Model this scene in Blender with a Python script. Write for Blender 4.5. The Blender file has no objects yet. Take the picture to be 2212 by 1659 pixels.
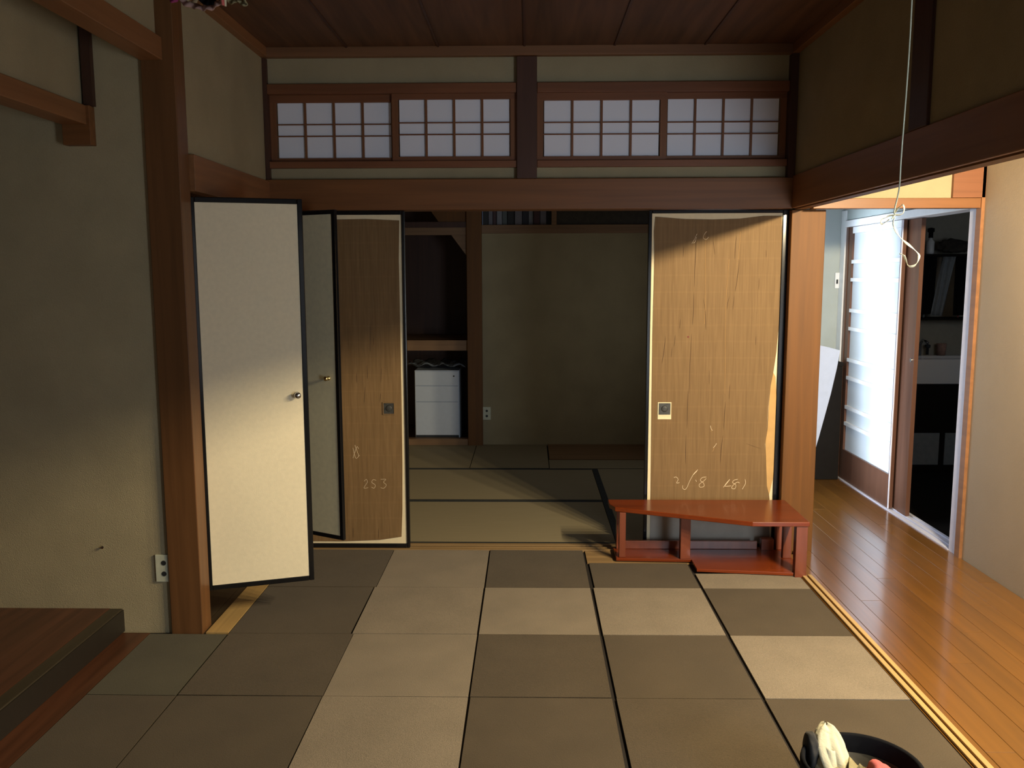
import bpy, bmesh, math, random
from mathutils import Vector, Matrix
random.seed(7)
S = bpy.context.scene
COL = S.collection
# ------------------------------------------------------------------ camera
IW, IH, FPX = 2212, 1659, 1850.0
PIT, ROL, YAW, CH = 0.1265, 0.0026, 0.0192, 1.4264
Rx = Matrix(((1,0,0),(0,math.cos(PIT),math.sin(PIT)),(0,-math.sin(PIT),math.cos(PIT))))
Rz = Matrix(((math.cos(YAW),-math.sin(YAW),0),(math.sin(YAW),math.cos(YAW),0),(0,0,1)))
Ry = Matrix(((math.cos(ROL),0,math.sin(ROL)),(0,1,0),(-math.sin(ROL),0,math.cos(ROL))))
RM = Rz @ Rx @ Ry
CAMP = Vector((0, 0, CH))
cd = bpy.data.cameras.new('camera'); cam = bpy.data.objects.new('camera', cd); COL.objects.link(cam)
cd.sensor_width = 36.0; cd.lens = FPX / IW * 36.0; cd.clip_start = 0.05
r, f_, u_ = RM.col[0], RM.col[1], RM.col[2]
cam.matrix_world = Matrix(((r[0],u_[0],-f_[0],0),(r[1],u_[1],-f_[1],0),(r[2],u_[2],-f_[2],CH),(0,0,0,1)))
S.camera = cam
S.view_settings.view_transform = 'Standard'
try: S.view_settings.look = 'None'
except Exception: pass
S.view_settings.gamma = 1.0
S.view_settings.use_curve_mapping = False
S.view_settings.exposure = 0.0
# ------------------------------------------------------------------ world and lights
w = bpy.data.worlds.new('world'); S.world = w; w.use_nodes = True
bg = w.node_tree.nodes['Background']; bg.inputs[0].default_value = (0.55, 0.68, 1.0, 1); bg.inputs[1].default_value = 0.05
def light(name, typ, loc, power, col, **k):
    l = bpy.data.lights.new(name, typ); l.energy = power; l.color = col
    for a, b in k.items(): setattr(l, a, b)
    o = bpy.data.objects.new(name, l); o.location = loc; COL.objects.link(o); return o
# warm lamp on the corridor wall, just out of the picture on the right
LAMP = (1.78, 2.20, 1.885)
for ly in (1.75, 2.05, 2.35, 2.65):          # a short tube lamp running along the corridor
    o = light('tube_lamp_light', 'SPOT', (LAMP[0], ly, LAMP[2]), 100, (1.0, 0.83, 0.54), shadow_soft_size=0.03, spot_size=math.radians(155), spot_blend=0.25)
    o.rotation_euler = Vector((-0.75, 0.62, -0.45)).to_track_quat('-Z', 'Y').to_euler()
# daylight of the big paper window behind the camera
o = light('window_light_behind', 'AREA', (-0.1, -1.10, 1.15), 3.5, (0.90, 0.95, 1.0), shape='RECTANGLE', size=2.3, size_y=1.5)
o.rotation_euler = (math.radians(90), 0, 0)      # faces +y
# daylight through the corridor's side window, beyond the room's corner pillar
o = light('corridor_window_light', 'AREA', (1.475, 5.44, 0.95), 7.0, (0.72, 0.86, 1.0), shape='RECTANGLE', size=0.55, size_y=1.85, spread=math.radians(45))
o.rotation_euler = (math.radians(90), 0, math.radians(-90))
o.rotation_euler = (Matrix.Rotation(math.radians(-10), 3, 'X') @ o.rotation_euler.to_matrix()).to_euler()
# weak fill added to brighten the washroom, no window stands behind it
o = light('washroom_fill_light', 'AREA', (3.3, 4.10, 1.6), 2.6, (0.85, 0.92, 1.0), shape='RECTANGLE', size=0.7, size_y=0.7)
o.rotation_euler = (math.radians(90), 0, 0)
# added cool fill for daylight from the right, out of view before an unseen panel
o = light('corridor_fill_light', 'AREA', (1.78, 0.36, 0.85), 38, (0.74, 0.86, 1.0), shape='RECTANGLE', size=0.72, size_y=1.1)
o.rotation_euler = (math.radians(90), 0, 0)
# daylight of the back room's side window
o = light('back_room_window_light', 'AREA', (1.27, 5.9, 1.25), 3.2, (0.85, 0.88, 0.9), shape='RECTANGLE', size=1.4, size_y=1.2)
o.rotation_euler = (math.radians(90), 0, math.radians(90))

# ------------------------------------------------------------------ coordinate helpers: a pixel of the photograph on a known plane
def ray(u, v): return RM @ Vector(((u-IW/2)/FPX, 1.0, -(v-IH/2)/FPX))
def on_x(X, u, v): d = ray(u, v); return CAMP + d*(X/d.x)
def on_y(Y, u, v): d = ray(u, v); return CAMP + d*(Y/d.y)
def on_z(Z, u, v): d = ray(u, v); return CAMP + d*((Z-CH)/d.z)

# ------------------------------------------------------------------ materials
MATS = {}
def newmat(name):
    m = bpy.data.materials.new(name); m.use_nodes = True; MATS[name] = m
    return m, m.node_tree.nodes, m.node_tree.links, m.node_tree.nodes['Principled BSDF']
def sp(b, **k):
    for a, v in k.items():
        n = {'rough':'Roughness','metal':'Metallic','spec':'Specular IOR Level','coat':'Coat Weight','coatr':'Coat Roughness','trans':'Transmission Weight','sheen':'Sheen Weight','alpha':'Alpha','ior':'IOR'}[a]
        if n in b.inputs: b.inputs[n].default_value = v
def plain(name, c, rough=0.6, var=0.08, scale=30, bump=0.0, bscale=200, **k):
    m, N, L, b = newmat(name)
    tc = N.new('ShaderNodeTexCoord'); n = N.new('ShaderNodeTexNoise'); n.inputs['Scale'].default_value = scale; n.inputs['Detail'].default_value = 4
    L.new(tc.outputs['Object'], n.inputs['Vector'])
    cr = N.new('ShaderNodeValToRGB'); cr.color_ramp.elements[0].position = 0.3; cr.color_ramp.elements[1].position = 0.7
    cr.color_ramp.elements[0].color = (*[x*(1-var) for x in c], 1); cr.color_ramp.elements[1].color = (*[min(1, x*(1+var)) for x in c], 1)
    L.new(n.outputs['Fac'], cr.inputs['Fac']); L.new(cr.outputs['Color'], b.inputs['Base Color'])
    sp(b, rough=rough, **k)
    if bump:
        n2 = N.new('ShaderNodeTexNoise'); n2.inputs['Scale'].default_value = bscale; n2.inputs['Detail'].default_value = 3
        L.new(tc.outputs['Object'], n2.inputs['Vector'])
        bp = N.new('ShaderNodeBump'); bp.inputs['Strength'].default_value = bump; bp.inputs['Distance'].default_value = 0.004
        L.new(n2.outputs['Fac'], bp.inputs['Height']); L.new(bp.outputs['Normal'], b.inputs['Normal'])
    return m
def wood(name, c, axis='x', rough=0.45, var=0.16, grain=14.0, spec=0.4, coat=0.0, obj_random=0.0, coatr=0.1):
    m, N, L, b = newmat(name)
    tc = N.new('ShaderNodeTexCoord'); mp = N.new('ShaderNodeMapping')
    sc = {'x': (0.6, grain, grain), 'y': (grain, 0.6, grain), 'z': (grain, grain, 0.6)}[axis]
    mp.inputs['Scale'].default_value = sc
    L.new(tc.outputs['Object'], mp.inputs['Vector'])
    n = N.new('ShaderNodeTexNoise'); n.inputs['Scale'].default_value = 2.2; n.inputs['Detail'].default_value = 6; n.inputs['Distortion'].default_value = 0.6
    L.new(mp.outputs['Vector'], n.inputs['Vector'])
    cr = N.new('ShaderNodeValToRGB'); e = cr.color_ramp.elements
    e[0].position = 0.32; e[1].position = 0.7
    e[0].color = (*[x*(1-var) for x in c], 1); e[1].color = (*[min(1, x*(1+var)) for x in c], 1)
    L.new(n.outputs['Fac'], cr.inputs['Fac'])
    out = cr.outputs['Color']
    if obj_random:
        oi = N.new('ShaderNodeObjectInfo'); mr = N.new('ShaderNodeMapRange'); mr.inputs['To Min'].default_value = 1-obj_random; mr.inputs['To Max'].default_value = 1+obj_random
        L.new(oi.outputs['Random'], mr.inputs['Value'])
        mx = N.new('ShaderNodeVectorMath'); mx.operation = 'SCALE'; L.new(out, mx.inputs[0]); L.new(mr.outputs['Result'], mx.inputs['Scale']); out = mx.outputs['Vector']
    L.new(out, b.inputs['Base Color'])
    sp(b, rough=rough, spec=spec, coat=coat, coatr=coatr)
    bp = N.new('ShaderNodeBump'); bp.inputs['Strength'].default_value = 0.12; bp.inputs['Distance'].default_value = 0.002
    L.new(n.outputs['Fac'], bp.inputs['Height']); L.new(bp.outputs['Normal'], b.inputs['Normal'])
    return m
plain('sand_wall', (0.36, 0.30, 0.18), 0.95, 0.07, 5, 0.5, 350, spec=0.1)
plain('alcove_plaster', (0.45, 0.37, 0.22), 0.95, 0.07, 5, 0.5, 350, spec=0.1)
plain('corridor_plaster', (0.36, 0.295, 0.225), 0.9, 0.04, 3, 0.25, 250, spec=0.15)
plain('grey_plaster', (0.40, 0.44, 0.43), 0.9, 0.08, 3, 0.2, 250, spec=0.15)
wood('beam_x', (0.19, 0.076, 0.024), 'x')
wood('beam_y', (0.25, 0.110, 0.042), 'y')
wood('pillar_wood', (0.140, 0.053, 0.006), 'z', 0.6)
wood('pillar_main', (0.155, 0.068, 0.024), 'z', 0.4)
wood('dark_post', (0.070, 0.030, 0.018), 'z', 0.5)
wood('frame_wood', (0.19, 0.072, 0.030), 'x', 0.45)
wood('frame_wood_z', (0.20, 0.080, 0.032), 'z', 0.45)
wood('ceiling_wood', (0.115, 0.052, 0.024), 'y', 0.55, 0.3, 10, obj_random=0.12)
plain('dark_face', (0.016, 0.012, 0.008), 0.5)
plain('seam_dark', (0.012, 0.008, 0.006), 0.9, 0.1)
wood('moulding', (0.19, 0.088, 0.038), 'x', 0.5)
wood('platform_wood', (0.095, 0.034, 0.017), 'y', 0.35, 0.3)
wood('platform_edge', (0.045, 0.034, 0.020), 'y', 0.4, 0.2)
wood('dark_floorboard', (0.10, 0.036, 0.016), 'y', 0.35, 0.3)
wood('sill_wood', (0.46, 0.30, 0.115), 'y', 0.45, 0.15)
wood('sill_wood_x', (0.30, 0.19, 0.085), 'x', 0.5, 0.2)
wood('corridor_board', (0.165, 0.068, 0.009), 'y', 0.28, 0.16, 12, 0.6, 0.75, 0.10, 0.12)
wood('closet_wood', (0.24, 0.135, 0.065), 'x', 0.5)
plain('lacquer', (0.008, 0.008, 0.009), 0.16, 0.0, spec=0.5)
plain('cream_paper', (0.86, 0.76, 0.54), 0.8, 0.03, 60, 0.15, 400, spec=0.2)
plain('door_back_paper', (0.80, 0.74, 0.50), 0.85, 0.05, 40, 0.15, 400, spec=0.2)
plain('rim_paper', (0.82, 0.70, 0.46), 0.8, 0.03, 60, spec=0.2)
plain('grey_paper', (0.36, 0.33, 0.28), 0.85, 0.10, 9, spec=0.2)
plain('torn_paper', (0.56, 0.34, 0.135), 0.85, 0.06, 20, spec=0.2)
# brown backing paper: fine vertical fibres, pale horizontal glue bands
m, N, L, b = newmat('brown_paper')
tc = N.new('ShaderNodeTexCoord'); mp = N.new('ShaderNodeMapping'); mp.inputs['Scale'].default_value = (130, 130, 5)
L.new(tc.outputs['Object'], mp.inputs['Vector'])
n = N.new('ShaderNodeTexNoise'); n.inputs['Scale'].default_value = 1.0; n.inputs['Detail'].default_value = 3; L.new(mp.outputs['Vector'], n.inputs['Vector'])
cr = N.new('ShaderNodeValToRGB'); e = cr.color_ramp.elements; e[0].position = .3; e[1].position = .7
e[0].color = (0.175, 0.103, 0.042, 1); e[1].color = (0.222, 0.134, 0.057, 1); L.new(n.outputs['Fac'], cr.inputs['Fac'])
sx = N.new('ShaderNodeSeparateXYZ'); L.new(tc.outputs['Object'], sx.inputs[0])
n3 = N.new('ShaderNodeTexNoise'); n3.inputs['Scale'].default_value = 6; L.new(tc.outputs['Object'], n3.inputs['Vector'])
ad = N.new('ShaderNodeMath'); ad.operation = 'MULTIPLY_ADD'; ad.inputs[1].default_value = 0.012; L.new(n3.outputs['Fac'], ad.inputs[0]); L.new(sx.outputs['Z'], ad.inputs[2])
md = N.new('ShaderNodeMath'); md.operation = 'PINGPONG'; md.inputs[1].default_value = 0.042; L.new(ad.outputs[0], md.inputs[0])
mr = N.new('ShaderNodeMapRange'); mr.inputs['From Min'].default_value = 0.0; mr.inputs['From Max'].default_value = 0.007; mr.inputs['To Min'].default_value = 1.06; mr.inputs['To Max'].default_value = 1.0
L.new(md.outputs[0], mr.inputs['Value'])
vm = N.new('ShaderNodeVectorMath'); vm.operation = 'SCALE'; L.new(cr.outputs['Color'], vm.inputs[0]); L.new(mr.outputs['Result'], vm.inputs['Scale'])
L.new(vm.outputs['Vector'], b.inputs['Base Color']); sp(b, rough=0.7, spec=0.3)
n4 = N.new('ShaderNodeTexNoise'); n4.inputs['Scale'].default_value = 1; mp4 = N.new('ShaderNodeMapping'); mp4.inputs['Scale'].default_value = (22, 22, 5)
L.new(tc.outputs['Object'], mp4.inputs['Vector']); L.new(mp4.outputs['Vector'], n4.inputs['Vector'])
bp = N.new('ShaderNodeBump'); bp.inputs['Strength'].default_value = 0.35; bp.inputs['Distance'].default_value = 0.01; L.new(n4.outputs['Fac'], bp.inputs['Height']); L.new(bp.outputs['Normal'], b.inputs['Normal'])
plain('tear_dark', (0.075, 0.038, 0.018), 0.9, 0.1)
plain('crease_light', (0.42, 0.25, 0.10), 0.8, 0.05)
plain('chalk', (0.86, 0.72, 0.50), 0.9, 0.05)
plain('pull_metal', (0.055, 0.055, 0.05), 0.5, 0.3, 60, metal=0.3)
plain('red_spot', (0.16, 0.02, 0.02), 0.7)
# shoji paper: thin, lets light through
m, N, L, b = newmat('shoji_paper')
b.inputs['Base Color'].default_value = (0.92, 0.93, 1.0, 1); sp(b, rough=0.85, spec=0.2)
tr = N.new('ShaderNodeBsdfTranslucent'); tr.inputs['Color'].default_value = (0.8, 0.83, 0.9, 1)
ms = N.new('ShaderNodeMixShader'); ms.inputs[0].default_value = 0.15
L.new(b.outputs[0], ms.inputs[1]); L.new(tr.outputs[0], ms.inputs[2]); L.new(ms.outputs[0], N['Material Output'].inputs['Surface'])
def carpet(name, c):
    m, N, L, b = newmat(name)
    tc = N.new('ShaderNodeTexCoord'); n = N.new('ShaderNodeTexNoise'); n.inputs['Scale'].default_value = 330; n.inputs['Detail'].default_value = 2
    L.new(tc.outputs['Object'], n.inputs['Vector'])
    n2 = N.new('ShaderNodeTexNoise'); n2.inputs['Scale'].default_value = 5; n2.inputs['Detail'].default_value = 5; L.new(tc.outputs['Object'], n2.inputs['Vector'])
    mx = N.new('ShaderNodeMath'); mx.operation = 'MULTIPLY_ADD'; mx.inputs[1].default_value = 0.45; L.new(n2.outputs['Fac'], mx.inputs[0]); L.new(n.outputs['Fac'], mx.inputs[2])
    cr = N.new('ShaderNodeValToRGB'); e = cr.color_ramp.elements; e[0].position = .45; e[1].position = .95
    e[0].color = (*[x*0.76 for x in c], 1); e[1].color = (*[x*1.22 for x in c], 1); L.new(mx.outputs[0], cr.inputs['Fac'])
    L.new(cr.outputs['Color'], b.inputs['Base Color']); sp(b, rough=1.0, spec=0.05, sheen=0.1)
    bp = N.new('ShaderNodeBump'); bp.inputs['Strength'].default_value = 0.6; bp.inputs['Distance'].default_value = 0.003; L.new(n.outputs['Fac'], bp.inputs['Height']); L.new(bp.outputs['Normal'], b.inputs['Normal'])
    return m
carpet('carpet_light', (0.225, 0.182, 0.130)); carpet('carpet_dark', (0.082, 0.061, 0.037)); carpet('carpet_dark_reflect', (0.082, 0.071, 0.043))  # last one: dark carpet with a greenish reflection put into its colour
# tatami weave
m, N, L, b = newmat('tatami')
tc = N.new('ShaderNodeTexCoord'); mp = N.new('ShaderNodeMapping'); mp.inputs['Scale'].default_value = (4, 260, 1); L.new(tc.outputs['Object'], mp.inputs['Vector'])
n = N.new('ShaderNodeTexNoise'); n.inputs['Scale'].default_value = 1.0; n.inputs['Detail'].default_value = 3; L.new(mp.outputs['Vector'], n.inputs['Vector'])
cr = N.new('ShaderNodeValToRGB'); cr.color_ramp.elements[0].color = (0.24, 0.195, 0.115, 1); cr.color_ramp.elements[1].color = (0.34, 0.285, 0.18, 1)
L.new(n.outputs['Fac'], cr.inputs['Fac']); L.new(cr.outputs['Color'], b.inputs['Base Color']); sp(b, rough=0.7, spec=0.2)
plain('tatami_border', (0.014, 0.018, 0.020), 0.8, 0.2)
wood('red_wood', (0.165, 0.028, 0.005), 'x', 0.25, 0.22, 10, 0.45, 0.15)
wood('red_wood_z', (0.175, 0.046, 0.022), 'z', 0.28, 0.2, 10, 0.5, 0.2)
plain('socket_plastic', (0.62, 0.62, 0.46), 0.4)
plain('hole_dark', (0.02, 0.02, 0.02), 0.6)
plain('drawer_white', (0.68, 0.75, 0.84), 0.4, 0.02)
plain('drawer_gap', (0.03, 0.035, 0.04), 0.8)
plain('chrome', (0.6, 0.6, 0.62), 0.22, 0.0, metal=1.0)
plain('brass', (0.8, 0.62, 0.3), 0.25, 0.0, metal=1.0)
plain('white_plastic', (0.78, 0.80, 0.82), 0.35, 0.02)
plain('board_grey', (0.42, 0.45, 0.54), 0.3, 0.03)
plain('jamb_grey', (0.66, 0.66, 0.78), 0.35, 0.04)
plain('glass_panel', (0.60, 0.64, 0.68), 0.5, 0.02, 8)
plain('muntin_glare', (0.80, 0.80, 0.82), 0.4, 0.02)  # daylight glare put into the white; the cross bars are dark wood
wood('door_brown', (0.115, 0.052, 0.032), 'z', 0.35)
plain('bathroom_wall', (0.30, 0.29, 0.24), 0.6, 0.05)
plain('porcelain', (0.75, 0.76, 0.78), 0.15, 0.0)
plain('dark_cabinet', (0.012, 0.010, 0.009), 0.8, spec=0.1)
plain('cloth_grey', (0.22, 0.25, 0.27), 0.9)
plain('cloth_black', (0.006, 0.006, 0.007), 0.95, 0.2, spec=0.15)
plain('charcoal_cloth', (0.030, 0.028, 0.026), 0.95, 0.2)
plain('bristle', (0.04, 0.035, 0.03), 0.95, 0.3)
plain('red_plastic', (0.35, 0.06, 0.06), 0.4)
plain('pink_cloth', (0.48, 0.11, 0.10), 0.85, 0.12, 40, 0.3, 90)
plain('magenta_cloth', (0.30, 0.03, 0.12), 0.85)
plain('khaki_cloth', (0.26, 0.22, 0.11), 0.9, 0.2, 60, 0.4, 120)
plain('tan_cloth', (0.34, 0.24, 0.13), 0.9, 0.15, 50)
plain('dusty_pink_cloth', (0.36, 0.22, 0.18), 0.9, 0.15, 50)
plain('white_cloth', (0.60, 0.55, 0.38), 0.9, 0.05, 40, 0.3, 150)
plain('olive_band', (0.035, 0.031, 0.020), 0.5)
plain('cord_white', (0.62, 0.66, 0.50), 0.6)
m, N, L, b = newmat('clear_plastic'); b.inputs['Base Color'].default_value = (0.80, 0.80, 0.66, 1); sp(b, rough=0.12, trans=0.5, ior=1.4)
plain('plastic_film', (0.20, 0.23, 0.26), 0.2, 0.3, 40, 0.6, 40, spec=0.7)
m, N, L, b = newmat('lamp_glass'); b.inputs['Emission Color'].default_value = (1, 0.72, 0.38, 1); b.inputs['Emission Strength'].default_value = 6
m, N, L, b = newmat('daylight_paper'); b.inputs['Base Color'].default_value = (.8, .82, .85, 1); b.inputs['Emission Color'].default_value = (0.85, 0.92, 1, 1); b.inputs['Emission Strength'].default_value = 0.15
m, N, L, b = newmat('window_glass'); b.inputs['Base Color'].default_value = (.8, .85, .9, 1); b.inputs['Emission Color'].default_value = (0.72, 0.86, 1, 1); b.inputs['Emission Strength'].default_value = 1.6
for i, c in enumerate([(0.02,0.022,0.035),(0.16,0.15,0.17),(0.07,0.03,0.035),(0.22,0.23,0.26),(0.10,0.12,0.12),(0.015,0.015,0.015),(0.18,0.17,0.19)]): plain('book_%d' % i, c, 0.5)

# ------------------------------------------------------------------ mesh helpers
class MB:
    def __init__(s): s.v = []; s.f = []
    def add(s, vs, fs):
        o = len(s.v); s.v += [tuple(v) for v in vs]; s.f += [tuple(i+o for i in f) for f in fs]; return s
    def box(s, x0, x1, y0, y1, z0, z1):
        if x0 > x1: x0, x1 = x1, x0
        if y0 > y1: y0, y1 = y1, y0
        if z0 > z1: z0, z1 = z1, z0
        return s.add([(x0,y0,z0),(x1,y0,z0),(x1,y1,z0),(x0,y1,z0),(x0,y0,z1),(x1,y0,z1),(x1,y1,z1),(x0,y1,z1)],
                     [(0,3,2,1),(4,5,6,7),(0,1,5,4),(1,2,6,5),(2,3,7,6),(3,0,4,7)])
    def prism(s, poly, a0, a1, axis='z'):
        n = len(poly)
        def P(p, a): return {'z': (p[0], p[1], a), 'y': (p[0], a, p[1]), 'x': (a, p[0], p[1])}[axis]
        vs = [P(p, a0) for p in poly] + [P(p, a1) for p in poly]
        fs = [tuple(range(n)), tuple(range(2*n-1, n-1, -1))] + [(i, (i+1) % n, n+(i+1) % n, n+i) for i in range(n)]
        return s.add(vs, fs)
    def tube(s, path, r, n=8, cap=True):
        path = [Vector(p) for p in path]; rs = r if isinstance(r, (list, tuple)) else [r]*len(path)
        o = len(s.v); ref = None
        for i, p in enumerate(path):
            t = (path[min(i+1, len(path)-1)] - path[max(i-1, 0)]).normalized()
            if ref is None: ref = Vector((0,0,1)) if abs(t.z) < .9 else Vector((1,0,0))
            a = t.cross(ref).normalized(); b_ = a.cross(t).normalized(); ref = b_
            for k in range(n):
                an = 2*math.pi*k/n; s.v.append(tuple(p + (a*math.cos(an)+b_*math.sin(an))*rs[i]))
        for i in range(len(path)-1):
            for k in range(n):
                s.f.append((o+i*n+k, o+i*n+(k+1) % n, o+(i+1)*n+(k+1) % n, o+(i+1)*n+k))
        if cap:
            s.f.append(tuple(o+k for k in range(n-1, -1, -1))); s.f.append(tuple(o+(len(path)-1)*n+k for k in range(n)))
        return s
    def lathe(s, c, prof, n=24, axis='z'):
        c = Vector(c); o = len(s.v)
        for (r_, h) in prof:
            for k in range(n):
                an = 2*math.pi*k/n; x, y = r_*math.cos(an), r_*math.sin(an)
                d = {'z': (x, y, h), 'y': (x, h, y), 'x': (h, x, y)}[axis]; s.v.append(tuple(c + Vector(d)))
        for i in range(len(prof)-1):
            for k in range(n):
                s.f.append((o+i*n+k, o+i*n+(k+1) % n, o+(i+1)*n+(k+1) % n, o+(i+1)*n+k))
        s.f.append(tuple(o+k for k in range(n-1, -1, -1))); s.f.append(tuple(o+(len(prof)-1)*n+k for k in range(n)))
        return s
    def grid(s, fn, nu, nv, thick=None):
        o = len(s.v)
        for j in range(nv+1):
            for i in range(nu+1): s.v.append(tuple(fn(i/nu, j/nv)))
        for j in range(nv):
            for i in range(nu):
                a = o+j*(nu+1)+i; s.f.append((a, a+1, a+nu+2, a+nu+1))
        return s
    def build(s, name, mat, parent=None, bevel=0.0, smooth=False, solid=0.0, local=False, sub=0):
        me = bpy.data.meshes.new(name)
        off = Vector((0,0,0)) if (local or parent is None) else world_loc(parent)
        me.from_pydata([tuple(Vector(v)-off) for v in s.v], [], s.f)
        bm = bmesh.new(); bm.from_mesh(me); bmesh.ops.recalc_face_normals(bm, faces=bm.faces); bm.to_mesh(me); bm.free()
        me.materials.append(MATS[mat])
        ob = bpy.data.objects.new(name, me); COL.objects.link(ob)
        if parent is not None: ob.parent = parent
        if smooth:
            for p in me.polygons: p.use_smooth = True
        if solid: md = ob.modifiers.new('t', 'SOLIDIFY'); md.thickness = solid; md.offset = 0
        if sub: md = ob.modifiers.new('s', 'SUBSURF'); md.levels = sub; md.render_levels = sub
        if bevel: md = ob.modifiers.new('b', 'BEVEL'); md.width = bevel; md.segments = 2; md.limit_method = 'ANGLE'
        return ob
def world_loc(o):
    v = Vector(o.location); p = o.parent
    while p is not None: v += Vector(p.location); p = p.parent
    return v
def tag(o, label=None, cat=None, group=None, kind=None):
    for k, v in (('label', label), ('category', cat), ('group', group), ('kind', kind)):
        if v: o[k] = v
    return o
def empty(name, loc, label, cat, group=None, kind=None, rz=0):
    o = bpy.data.objects.new(name, None); o.empty_display_size = 0.1; o.location = loc; o.rotation_euler = (0, 0, rz); COL.objects.link(o)
    return tag(o, label, cat, group, kind)
def box(*a): return MB().box(*a)
def st(o, label, cat): return tag(o, label, cat, None, 'structure')

# ------------------------------------------------------------------ room numbers
XL, XR, D = -1.31, 1.31, 4.36          # left and right wall faces, plane of the sliding doors
CEIL = 2.53
NB, NT = 1.75, 1.90                    # rail beam above the openings: bottom and top
XC = 2.19                              # far wall of the corridor
YB = 7.15                              # back wall of the next room
YP0, YP1 = 3.27, 3.365                 # left main pillar

# ------------------------------------------------------------------ structure: floors
fl = st(box(-1.70, 1.30, -1.2, 4.32, -0.06, -0.008).build('floor', 'seam_dark'), 'floor of the front room under a checkerboard of brown and beige carpet tiles', 'floor')
def T(x0, x1, y0, y1, mat, z=0.0, gap=0.002):
    j = lambda: random.uniform(-0.0015, 0.0015)
    poly = [(x0+gap+j(), y0+gap+j()), (x1-gap+j(), y0+gap+j()), (x1-gap+j(), y1-gap+j()), (x0+gap+j(), y1-gap+j())]
    return MB().prism(poly, -0.0075, z).build('carpet_tile', mat, fl)
rows = [4.33, 3.79, 3.272, 2.757, 2.25, 1.745, 1.24, .735, .23, -.275, -.78, -1.2]
cols = {-1: (-1.205, -0.703), 0: (-0.700, -0.204), 1: (-0.200, 0.285), 2: (0.302, 0.790), 3: (0.801, 1.292)}
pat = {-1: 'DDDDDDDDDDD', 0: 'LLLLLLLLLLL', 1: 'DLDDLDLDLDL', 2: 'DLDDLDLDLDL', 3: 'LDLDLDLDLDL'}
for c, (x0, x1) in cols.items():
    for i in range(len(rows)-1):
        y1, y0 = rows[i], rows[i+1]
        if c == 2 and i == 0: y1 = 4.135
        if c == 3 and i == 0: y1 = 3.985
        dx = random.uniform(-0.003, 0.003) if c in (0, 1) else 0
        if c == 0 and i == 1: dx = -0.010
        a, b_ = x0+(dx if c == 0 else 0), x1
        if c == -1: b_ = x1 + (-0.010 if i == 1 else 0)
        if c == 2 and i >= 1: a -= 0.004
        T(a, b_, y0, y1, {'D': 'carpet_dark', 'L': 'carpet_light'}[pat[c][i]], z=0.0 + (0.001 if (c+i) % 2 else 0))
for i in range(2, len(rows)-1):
    T(-1.522, -1.207, rows[i+1], rows[i] if i > 2 else 3.262, 'carpet_dark_reflect' if i < 3 else 'carpet_dark')
st(box(.295, 1.29, 4.137, 4.330, -.0075, -.002).build('trim_34', 'sill_wood_x'), 'bare wooden board under the red table where the carpet stops short', 'floorboard')
# bare boards between the carpet and the alcove step
st(box(-1.640, -1.524, -1.2, YP0-0.001, -0.02, -0.001).build('trim_1', 'dark_floorboard'), 'dark red-brown floorboard strip between the carpet and the alcove step', 'floorboard')
# left sliding-door sill: pale board next to a dark groove
si = st(box(-1.299, -1.209, YP0+0.004, 4.33, -0.03, 0.001).build('trim_2', 'sill_wood'), 'pale yellow sill board running on the floor below the closet doors', 'sill')
box(-1.335, -1.301, YP0+0.004, 4.33, -0.03, -0.004).build('groove_strip', 'platform_edge', si)
# front threshold with grooves (shikii)
th = st(box(-1.30, 1.30, 4.332, 4.352, -0.03, 0.003).build('trim_3', 'sill_wood_x'), 'grooved wooden threshold on the floor under the sliding doors', 'threshold')
for (y0, y1, z) in ((4.352, 4.372, -0.004), (4.372, 4.384, 0.003), (4.384, 4.410, -0.004), (4.410, 4.438, 0.003)):
    box(-1.30, 1.30, y0, y1, -0.03, z).build('groove_strip' if z < 0 else 'rail_strip', 'platform_edge' if z < 0 else 'sill_wood_x', th)
# right threshold: two pale runners
rt = st(box(1.294, 1.372, -1.2, 4.28, -0.03, 0.000).build('trim_4', 'corridor_board'), 'pale double runner on the floor between the carpet and the corridor boards', 'threshold')
box(1.299, 1.318, -1.2, 3.955, 0.000, 0.010).build('runner', 'sill_wood', rt, bevel=0.002)
box(1.328, 1.347, -1.2, 3.955, 0.000, 0.010).build('runner', 'sill_wood', rt, bevel=0.002)
# corridor floor: boards
cf = st(box(1.372, 2.20, -1.2, 6.12, -0.06, -0.012).build('floor', 'seam_dark'), 'glossy orange-brown board floor of the corridor', 'floor')
nb = 9; bw = (2.187-1.374)/nb
for k in range(nb):
    x0 = 1.374+k*bw; y = -1.2-((k*0.61) % 1.5)
    while y < 6.10:
        y1 = y+1.82
        a, b_ = max(y, -1.2), min(y1, 6.10)
        if b_-a > 0.02: box(x0+.0006, x0+bw-.0006, a+.0006, b_-.0006, -0.0115, 0.0).build('floor_board', 'corridor_board', cf, bevel=0.0008)
        y = y1
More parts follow.
